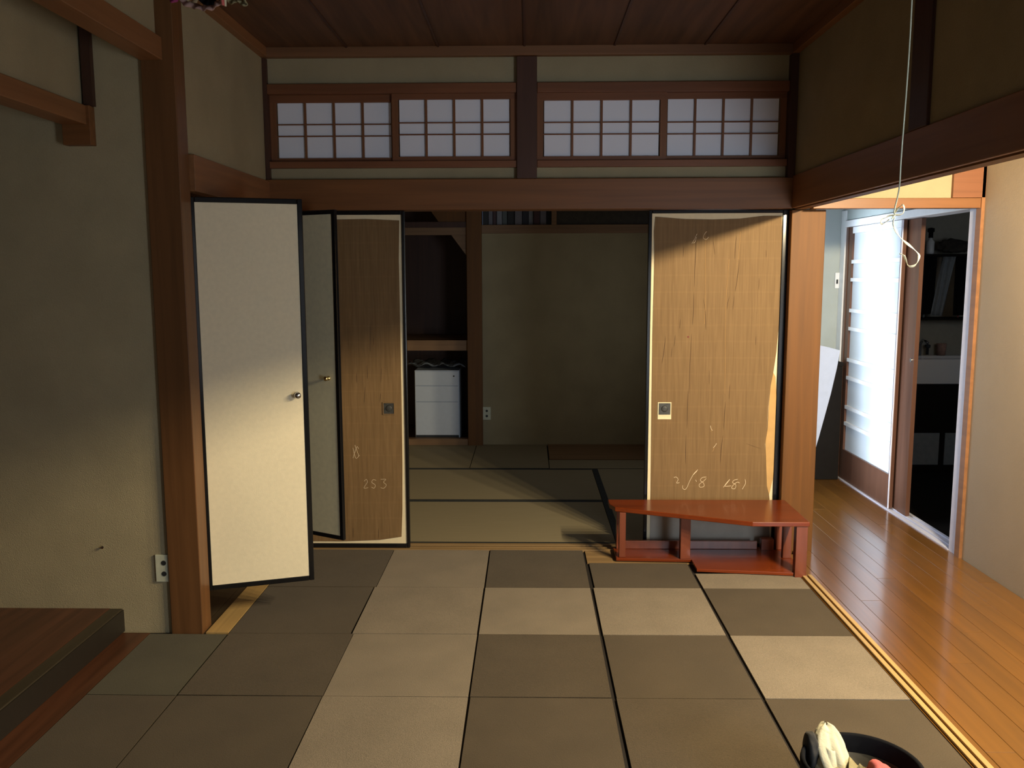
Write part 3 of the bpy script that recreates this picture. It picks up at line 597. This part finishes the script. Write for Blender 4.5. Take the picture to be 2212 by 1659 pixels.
MB().lathe((kx, 0.0035, kz), [(.013, 0), (.013, -.003), (.006, -.006), (.006, -.015), (.012, -.020), (.014, -.027), (.010, -.033), (.001, -.035)], 16, 'y').build('knob', 'chrome', c1, smooth=True, local=True)
for z in (.25, 1.30):
    MB().tube([(-.004, .004, z), (-.004, .004, z+.075)], .005, 8).build('hinge', 'chrome', c1, local=True)
c2, L2 = closet_door('door_6', (-1.300, 4.262), (-.906, 4.050), 'second closet door seen in shade behind the cream one, black edge towards the room', 'door_back_paper', -1, .137, 1.733)
MB().lathe((L2-.066, 0.003, .798), [(.011, 0), (.011, -.003), (.005, -.006), (.005, -.014), (.011, -.019), (.012, -.025), (.001, -.030)], 16, 'y').build('knob', 'brass', c2, smooth=True, local=True)

# ------------------------------------------------------------------ low red table
tb = empty('low_table', (.85, 4.13, 0), 'low red-brown table with a slanted front edge standing before the torn sliding door', 'table')
top = [(1.322, 3.930), (1.055, 3.930), (.434, 4.185), (.412, 4.245), (.412, 4.335), (1.322, 4.335)]
MB().prism(top, .250, .272).build('tabletop', 'red_wood', tb, bevel=.003)
def leg(x0, x1, y0, y1, z0=0.0, z1=.2495): return box(x0, x1, y0, y1, z0, z1).build('leg', 'red_wood_z', tb, bevel=.002)
leg(.455, .487, 4.165, 4.20, .0195, .2495); leg(.757, .806, 4.140, 4.185, .0195, .2495); leg(1.262, 1.316, 3.936, 3.975); leg(1.270, 1.312, 4.16, 4.19, .0195, .2495); leg(1.275, 1.312, 4.295, 4.33, .0195, .2495); leg(.455, .487, 4.295, 4.33, .0195, .2495)
bs = [(1.261, 3.948), (.812, 4.000), (.812, 4.139), (.440, 4.155), (.440, 4.330), (1.318, 4.330), (1.318, 3.9755), (1.2615, 3.9755)]
MB().prism(bs, .004, .0192).build('bottom_shelf', 'red_wood', tb, bevel=.002)
box(.4875, 1.18, 4.300, 4.316, .0195, .062).build('back_rail', 'red_wood_z', tb, bevel=.002)
box(1.20, 1.262, 4.290, 4.328, .0195, .075).build('corner_block', 'red_wood_z', tb)

# ------------------------------------------------------------------ sockets and nail
def outlet(cx, cz, Y, w_, h_, label, n=2):
    o = empty('power_outlet', (cx, Y, cz-h_/2), label, 'socket')
    box(cx-w_/2, cx+w_/2, Y-.009, Y, cz-h_/2, cz+h_/2).build('cover_plate', 'socket_plastic', o, bevel=.002)
    for s_ in (-1, 1):
        MB().lathe((cx+.006 if n == 2 else cx, Y-.0105, cz+s_*h_*.2), [(.0001, 0), (.0095, 0), (.0105, .002)], 14, 'y').build('socket_hole', 'hole_dark', o)
outlet(-1.4635, .266, 3.2868, .056, .112, 'cream double socket low on the alcove wall beside the main pillar')
outlet(-.351, .267, 7.15, .066, .110, 'pale double socket on the back room wall beside the brown post', 1)
nl = on_y(3.283, 222, 1182)
MB().tube([(nl.x, 3.2872, nl.z), (nl.x+.001, 3.279, nl.z+.001)], .004, 8).lathe((nl.x+.001, 3.279, nl.z+.001), [(.001, 0), (.006, -.001), (.006, -.003), (.001, -.004)], 10, 'y').build('nail', 'chrome')
tag(bpy.data.objects['nail'], 'small nail sticking out of the beige alcove wall', 'nail')

# ------------------------------------------------------------------ drawer unit in the open closet
dc = empty('drawer_cabinet', (-.777, 7.5, .03), 'pale grey three-drawer cabinet standing in the open closet of the back room', 'cabinet')
box(-.967, -.587, 7.215, 7.70, .031, .625).build('body', 'drawer_white', dc, bevel=.003)
for (a, b_) in ((.497, .618), (.359, .4925), (.070, .3545)):
    dr = box(-.962, -.592, 7.200, 7.2145, a, b_).build('drawer', 'drawer_white', dc, bevel=.002)
    if a > .49: MB().lathe((-.632, 7.197, .578), [(.001, 0), (.007, .0), (.007, .004)], 12, 'y').build('lock', 'pull_metal', dr)
box(-.960, -.594, 7.203, 7.2145, .034, .068).build('plinth', 'drawer_gap', dc)
def film(u, v):
    x = -1.02+u*.49; y = 7.19+v*.40
    return (x, y, .668+.012*math.sin(u*23+v*7)+.010*math.sin(v*31+u*5)+.012*random.random())
MB().grid(film, 26, 16).build('plastic_sheet', 'plastic_film', solid=.001, smooth=True)
tag(bpy.data.objects['plastic_sheet'], 'crumpled clear plastic sheet lying on top of the drawer cabinet', 'plastic sheet')
# books on the upper shelf
x = -.375; i = 0
bl = ['black book at the post end of the upper shelf row', 'slim grey book second from the post on the upper shelf', 'wine-coloured book third from the post on the upper shelf', 'pale grey book leaning fourth from the post',
      'grey-green book fifth from the post on the upper shelf', 'wide black book in the middle of the upper shelf row', 'mid grey book just past the middle of the upper shelf row', 'low black book with a gap above it on the upper shelf',
      'light grey tall book fourth from the far end', 'wine-coloured book third from the far end of the shelf', 'pale silver book second from the far end of the shelf', 'black book at the far end of the upper shelf row']
wd = [.045, .036, .030, .044, .040, .060, .060, .050, .040, .052, .052, .040]
mt = [5, 1, 2, 3, 4, 5, 6, 0, 3, 2, 1, 5]
for i in range(12):
    hh = .21 - (.03 if i in (3, 7) else 0) + .02*math.sin(i*2.1)
    e = empty('book', (x+wd[i]/2, 7.2, 1.836), bl[i], 'book', 'books on the upper shelf of the back room')
    box(x+.001, x+wd[i]-.001, 7.150+.006*(i % 3), 7.30, 1.8365, 1.836+hh).build('cover', 'book_%d' % mt[i], e, bevel=.002)
    box(x+.004, x+wd[i]-.004, 7.160+.006*(i % 3), 7.298, 1.8365+.003, 1.836+hh+.0006).build('pages', 'grey_paper', e)
    x += wd[i]+.0015

# ------------------------------------------------------------------ corridor things
sw = empty('light_switch', (2.172, 6.098, 1.33), 'white light switch in the far corner of the corridor', 'switch')
box(2.150, 2.1795, 6.087, 6.0995, 1.328, 1.438).build('switch_plate', 'white_plastic', sw, bevel=.003); box(2.158, 2.170, 6.084, 6.087, 1.36, 1.39).build('switch_key', 'drawer_gap', sw)
lbp = [on_y(5.45, u, v) for u, v in ((1700,730),(1760,744),(1790,750),(1815,757),(1808,795),(1795,850),(1780,905),(1768,948),(1757,985),(1745,1030))]; lbp += [Vector((1.76, 0, .0015)), Vector((1.55, 0, .0015))]
MB().prism([(p.x, p.z) for p in lbp], 5.450, 5.458, 'y').build('white_board', 'board_grey', bevel=.001)
tag(bpy.data.objects['white_board'], 'thin white board leaning sideways at the far end of the corridor behind the pillar', 'board')
# dark box-like thing under the leaning board
bx = empty('storage_box', (1.93, 5.95, 0), 'black box standing on the corridor floor below the leaning white board', 'box')
box(1.60, 2.165, 5.90, 6.09, .001, .80).build('box_body', 'dark_cabinet', bx, bevel=.004)
box(1.595, 2.168, 5.895, 6.095, .80, .825).build('box_lid', 'dark_cabinet', bx, bevel=.004)

# washroom things (dim)
WY = 6.62
wbn = empty('washbasin', (3.08, 6.4, .0), 'white washbasin seen in the dark washroom through the doorway', 'washbasin')
def basin():
    b = MB(); x0, x1, y0, y1 = 2.60, 3.50, 6.28, WY-.002
    b.box(x0, x1, y0, y0+.04, .625, .81).box(x0, x0+.04, y0+.04, y1, .625, .81).box(x1-.04, x1, y0+.04, y1, .625, .81).box(x0+.04, x1-.04, y1-.07, y1, .625, .81).box(x0+.04, x1-.04, y0+.04, y1-.07, .625, .665)
    return b
basin().build('bowl', 'porcelain', wbn, bevel=.008)
MB().tube([(2.99, 6.58, .81), (2.99, 6.58, .90), (2.99, 6.54, .93), (2.99, 6.46, .915)], .011, 8).build('tap', 'chrome', wbn, smooth=True)
for x in (2.93, 3.05): MB().lathe((x, 6.585, .865), [(.010, -.05), (.010, 0), (.020, .005), (.020, .025), (.004, .03)], 10).build('tap_handle', 'drawer_gap', wbn, smooth=True)
vc = empty('vanity_cabinet', (3.05, 6.45, 0), 'black vanity cabinet below the washbasin', 'cabinet')
box(2.62, 3.48, 6.30, WY-.002, -.028, .62).build('body', 'dark_cabinet', vc, bevel=.003)
for a in (2.66, 3.08): box(a, a+.38, 6.290, 6.2995, .02, .26).build('door', 'cloth_grey', vc, bevel=.003)
def shelf(z, label, x0=2.62, x1=3.45):
    s_ = empty('wall_shelf', ((x0+x1)/2, WY-.07, z), label, 'shelf')
    box(x0, x1, WY-.15, WY-.001, z, z+.018).build('shelf_board', 'dark_cabinet', s_, bevel=.002)
    for x in (x0+.08, x1-.08): box(x-.008, x+.008, WY-.12, WY-.001, z-.05, z-.0005).build('bracket', 'dark_cabinet', s_)
shelf(1.085, 'lower black shelf above the washbasin'); shelf(1.555, 'upper black shelf high above the washbasin')
bo = empty('pump_bottle', (3.0, 6.53, 1.574), 'pale bottle with a black cap on the upper washroom shelf', 'bottle')
MB().lathe((3.0, 6.53, 1.5735), [(.025, 0), (.028, .01), (.028, .09), (.012, .11), (.012, .12)], 16).build('bottle_body', 'white_plastic', bo, smooth=True)
MB().lathe((3.0, 6.53, 1.6935), [(.016, 0), (.016, .04), (.024, .045), (.024, .07), (.004, .075)], 14).build('cap', 'cloth_black', bo, smooth=True)
def fuzzy(cx, cy, cz, rx, ry, rz, n, seed):
    rnd = random.Random(seed); b = MB(); bmx = bmesh.new(); bmesh.ops.create_icosphere(bmx, subdivisions=3, radius=1)
    vs = []
    for v in bmx.verts:
        k = 1+rnd.uniform(-.16, .2); vs.append((cx+v.co.x*rx*k, cy+v.co.y*ry*k, cz+max(v.co.z, -.75)*rz*k))
    fs = [tuple(q.index for q in f.verts) for f in bmx.faces]; bmx.free(); return b.add(vs, fs)
fuzzy(3.175, 6.53, 1.630, .115, .05, .055, 1, 3).build('bath_brush', 'bristle'); tag(bpy.data.objects['bath_brush'], 'dark bristly bundle lying on the upper washroom shelf beside the bottle', 'brush')
def hang(x0, x1, z0, z1, y, name, m, label, cat, amp=.012, fl=0.0):
    def fn(u, v): return (x0+(x1-x0)*u - fl*(1-v), y+amp*math.sin(u*14+v*2), z0+(z1-z0)*v)
    o_ = MB().grid(fn, 14, 10).build(name, m, solid=.003, smooth=True); tag(o_, label, cat); return o_
hang(3.06, 3.15, 1.12, 1.553, 6.44, 'towel', 'cloth_grey', 'grey towel hanging from the upper washroom shelf', 'towel', fl=.07)
hang(2.66, 3.02, 1.13, 1.553, 6.452, 'dark_towel', 'cloth_black', 'wide black cloth hanging under the upper washroom shelf', 'towel')
hang(3.16, 3.27, 1.12, 1.553, 6.446, 'dark_towel', 'cloth_black', 'narrow dark cloth hanging beside the grey towel', 'towel')
for k, (x, m_, lab) in enumerate(((3.225, 'red_plastic', 'red toothbrush nearer the grey towel on the lower washroom shelf'), (3.285, 'red_plastic', 'red toothbrush at the outer end of the lower washroom shelf'), (2.97, 'cloth_grey', 'grey toothbrush standing before the black cloth on the lower washroom shelf'))):
    e = empty('toothbrush', (x, 6.42, 1.104), lab, 'toothbrush', 'toothbrushes on the lower shelf')
    MB().tube([(x-.012, 6.484, 1.1045), (x, 6.484, 1.20), (x+.008, 6.484, 1.27)], [.006, .005, .004], 6).build('handle', m_, e); box(x+.003, x+.013, 6.472, 6.486, 1.27, 1.30).build('bristles', 'white_plastic', e)
cu = empty('cup', (3.14, 6.54, .811), 'pale pink cup on the rim of the washbasin', 'cup')
MB().lathe((3.15, 6.575, .8105), [(.030, 0), (.036, .09), (.033, .09), (.027, .006)], 16).build('cup_body', 'dusty_pink_cloth', cu, smooth=True)

# ------------------------------------------------------------------ pull cord
YC = 2.2
def C(u, v, y=YC): p = on_y(y, u, v); return (p.x, p.y, p.z)
pc = empty('pull_cord', C(1970, 0), 'thin white pull cord hanging from the ceiling before the corridor opening', 'cord')
tp0 = C(1970, 0)
path = [(tp0[0]+.006, YC, CEIL), (tp0[0]+.003, YC, 2.3)] + [C(u, v) for u, v in ((1970,0),(1967,60),(1964,110),(1961,155),(1957,210),(1953,260),(1949,310),(1946,350),(1944,390),(1942,410),(1938,430),(1934,445),(1931,460))]
MB().tube(path, .0017, 6).build('cord', 'cord_white', pc)
MB().tube([C(1931,460), C(1934,464), C(1929,468), C(1926,472), C(1933,470), C(1930,476), C(1929,484), C(1931,489)], .0018, 6).build('knot', 'cord_white', pc)
def rib(pts, w0, name, mat_, y=YC):
    pl = spline(pts, 6); b = MB(); o = []
    for i, (u, v) in enumerate(pl):
        a = pl[max(i-1, 0)]; c = pl[min(i+1, len(pl)-1)]; dx, dy = c[0]-a[0], c[1]-a[1]; l = math.hypot(dx, dy) or 1
        ww = w0*(.6+.4*math.sin(i*.35)); nx, ny = -dy/l*ww, dx/l*ww
        o.append((C(u+nx, v+ny, y-.002), C(u-nx, v-ny, y+.003)))
    vs = [p for q in o for p in q]; fs = [(2*i, 2*i+1, 2*i+3, 2*i+2) for i in range(len(o)-1)]
    return b.add(vs, fs).build(name, mat_, pc, solid=.0008, smooth=True)
rib([(1931,488),(1936,500),(1944,512),(1953,521),(1964,530),(1975,539),(1984,549),(1985,556),(1982,566),(1976,573),(1968,576),(1961,573),(1957,563),(1953,554),(1949,550),(1943,548)], 2.6, 'plastic_ribbon', 'clear_plastic')
rib([(1931,462),(1938,452),(1945,446),(1950,442),(1953,450),(1951,460),(1944,464),(1934,464)], 1.8, 'plastic_ribbon', 'clear_plastic')
rib([(1931,464),(1920,466),(1914,470),(1905,474),(1904,484),(1910,482),(1921,474)], 1.8, 'plastic_ribbon', 'clear_plastic')

# ------------------------------------------------------------------ hanging cloth bundle at the top edge
hb = empty('hanging_cloth', (-.74, 2.2, 2.3), 'bundle of pink and tan cloth strips hanging from the ceiling near the main pillar', 'cloth')
YH = 2.2
def H_(u, v): p = on_y(YH, u, v); return p
def strip(pts, w_, name, m_, dy=0):
    pl = spline(pts, 6); vs = []; fs = []
    for i, (u, v) in enumerate(pl):
        a = pl[max(i-1, 0)]; c = pl[min(i+1, len(pl)-1)]; dx, dz = c[0]-a[0], c[1]-a[1]; l = math.hypot(dx, dz) or 1
        ww = w_*(1+.2*math.sin(i*.9)); p = H_(u-dz/l*ww, v+dx/l*ww); q = H_(u+dz/l*ww, v-dx/l*ww)
        vs += [(p.x, p.y+dy+.006*math.sin(i*.7), p.z), (q.x, q.y+dy+.01+.006*math.cos(i*.5), q.z)]
    fs = [(2*i, 2*i+1, 2*i+3, 2*i+2) for i in range(len(pl)-1)]
    return MB().add(vs, fs).build(name, m_, hb, solid=.003, smooth=True)
strip([(385,-60),(388,-20),(395,2),(410,10),(425,13),(440,16),(452,15),(465,10),(474,2),(482,-12),(484,-50)], 6, 'tan_strip', 'dusty_pink_cloth')
strip([(392,-60),(396,-20),(400,4),(412,4),(418,-14),(420,-50)], 6, 'tan_strip', 'tan_cloth', .01)
strip([(362,-60),(366,-20),(372,0),(379,3),(383,-6),(384,-50)], 5, 'magenta_strip', 'magenta_cloth', -.01)
strip([(425,-60),(427,-20),(435,-2),(447,0),(455,-8),(458,-50)], 7, 'dark_strip', 'cloth_black', .015)
strip([(485,-60),(485,-20),(484,13)], 4.5, 'striped_ribbon', 'white_cloth', -.012)
strip([(485,-60),(485,-20),(484,13.5)], 1.6, 'ribbon_stripe', 'pink_cloth', -.018)
strip([(492,-60),(493,-10),(498,5),(506,2),(515,0),(522,6),(529,10),(526,-4),(522,-50)], 4, 'tan_strip', 'khaki_cloth', .0)
tt = H_(440, -55); MB().tube([(tt.x, tt.y, tt.z-.03), (tt.x, tt.y, CEIL)], .003, 6).build('hanging_string', 'tan_cloth', hb)
strip([(360,-55),(400,-62),(440,-64),(480,-62),(526,-55)], 9, 'top_band', 'tan_cloth', .0)

# ------------------------------------------------------------------ black bucket bag with cloths
bc = Vector((.845, 2.045, 0)); RB = .150; ZB = .200
bk = empty('fabric_basket', (bc.x, bc.y, 0), 'black round basket on the carpet at the bottom edge, with cloths inside', 'basket')
MB().lathe((bc.x, bc.y, .0015), [(.120, 0), (.138, .004), (RB-.004, .10), (RB, ZB-.012), (RB-.002, ZB-.002), (RB-.008, ZB), (RB-.012, ZB-.006), (RB-.016, .10), (.125, .012), (.001, .010)], 48).build('basket_body', 'cloth_black', bk, smooth=True)
MB().lathe((bc.x, bc.y, .0015), [(RB-.0185, ZB-.085), (RB-.0175, ZB-.05), (RB-.0160, ZB-.05), (RB-.0170, ZB-.085)], 48).build('inner_band', 'olive_band', bk, smooth=True)
def blob(name, mat_, cen, rad, seed, label, cat, amp=.22, flat=.0):
    rnd = random.Random(seed); bmx = bmesh.new(); bmesh.ops.create_icosphere(bmx, subdivisions=4, radius=1); vs = []
    ph = [rnd.uniform(0, 6.28) for _ in range(6)]
    for v in bmx.verts:
        c = v.co; k = 1+amp*(math.sin(5*c.x+ph[0]+2*c.z)*.5+math.sin(7*c.y+ph[1]+3*c.x)*.35+math.sin(11*c.z+ph[2]+4*c.y)*.25+math.sin(17*c.x+9*c.y+ph[3])*.12)
        vs.append((cen[0]+c.x*rad[0]*k, cen[1]+c.y*rad[1]*k, cen[2]+c.z*rad[2]*k))
    fs = [tuple(q.index for q in f.verts) for f in bmx.faces]; bmx.free()
    o_ = MB().add(vs, fs).build(name, mat_, smooth=True); tag(o_, label, cat); return o_
blob('pink_cloth', 'pink_cloth', (.905, 2.070, .140), (.042, .050, .040), 4, 'salmon pink cloth bundled inside the black basket', 'cloth')
blob('black_cloth', 'cloth_black', (.850, 2.03, .050), (.095, .095, .035), 9, 'black cloth lining heaped in the bottom of the basket', 'cloth', .12)
# khaki cloth: folded boxy strips
kh = empty('khaki_cloth', (.80, 1.98, .12), 'folded khaki cloth strips inside the black basket beside the pink cloth', 'cloth')
for (cx, cy, cz, sx_, sy_, rz) in ((.806, 2.050, .160, .030, .040, .3), (.838, 2.064, .166, .018, .036, -.35), (.858, 2.048, .158, .016, .034, .5), (.770, 2.02, .150, .026, .04, .1)):
    b = MB()
    def fn(u, v):
        x = (u-.5)*2*sx_; y = (v-.5)*2*sy_; z = cz+.006*math.sin(u*4+v*2+cx*90)+.0015*math.sin(v*13)+.018*(u-.5)*math.sin(cx*200)
        return (cx+x*math.cos(rz)-y*math.sin(rz), cy+x*math.sin(rz)+y*math.cos(rz), z)
    b.grid(fn, 12, 12).build('fold', 'khaki_cloth', kh, solid=.006, smooth=False)
# white cloth over the rim: tall pinched fold
wc_pts = {}
def wc(u, v):          # tall pinched fold: rings that close towards the top
    K = [(.150, .796, 2.086, .036, .024), (.180, .792, 2.106, .040, .026), (.205, .788, 2.124, .038, .026), (.226, .786, 2.140, .030, .022), (.240, .787, 2.150, .019, .015), (.246, .788, 2.154, .004, .004)]
    t = v*(len(K)-1); i = min(int(t), len(K)-2); q = t-i; a, b_ = K[i], K[i+1]
    z, cx, cy, rx, ry = [a[k]*(1-q)+b_[k]*q for k in range(5)]
    an = u*2*math.pi
    fold = 1-.40*math.exp(-((an-4.55-.25*v)/.30)**2)*(1 if .1 < v < .75 else .35)+.08*math.sin(5*an+5*v)+.05*math.sin(9*an-3*v)
    return (cx+rx*fold*math.cos(an), cy+ry*fold*math.sin(an), z+.004*math.sin(3*an+2))
whc = empty('white_cloth', (.79, 2.12, .15), 'crumpled white cloth standing up at the rim of the black basket', 'cloth')
MB().grid(wc, 48, 24).build('pinched_fold', 'white_cloth', whc, smooth=True)
def wc2(u, v):
    an = math.pi*(1.0+u); r_ = .042-.010*v
    return (.789+r_*math.cos(an)*(1-.25*v), 2.106+.018*v+r_*.75*math.sin(an)+.004*math.sin(11*u), .152+.058*v*(1-.6*abs(u-.25)))
MB().grid(wc2, 24, 10).build('front_fold', 'white_cloth', whc, solid=.003, smooth=True)
blob('dark_cloth', 'charcoal_cloth', (.742, 2.128, .185), (.019, .034, .050), 12, 'charcoal cloth bulging up at the rim of the basket beside the white cloth', 'cloth', .08)

# ------------------------------------------------------------------ the corridor lamp itself (just outside the frame)
la = empty('tube_lamp', (XC-.01, LAMP[1], LAMP[2]), 'small warm tube lamp bracketed to the corridor wall outside the picture', 'lamp')
for dy in (-.3, .3):
    box(XC-.012, XC-.0005, LAMP[1]+dy-.03, LAMP[1]+dy+.03, LAMP[2]+.02, LAMP[2]+.10).build('lamp_plate', 'brass', la, bevel=.003)
    MB().tube([(XC-.012, LAMP[1]+dy, LAMP[2]+.06), (LAMP[0]+.01, LAMP[1]+dy, LAMP[2]+.06)], .006, 8).build('lamp_arm', 'brass', la, smooth=True)
box(LAMP[0]-.02, LAMP[0]+.03, LAMP[1]-.6, LAMP[1]+.6, LAMP[2]+.045, LAMP[2]+.060).build('lamp_shade', 'white_plastic', la, bevel=.003)
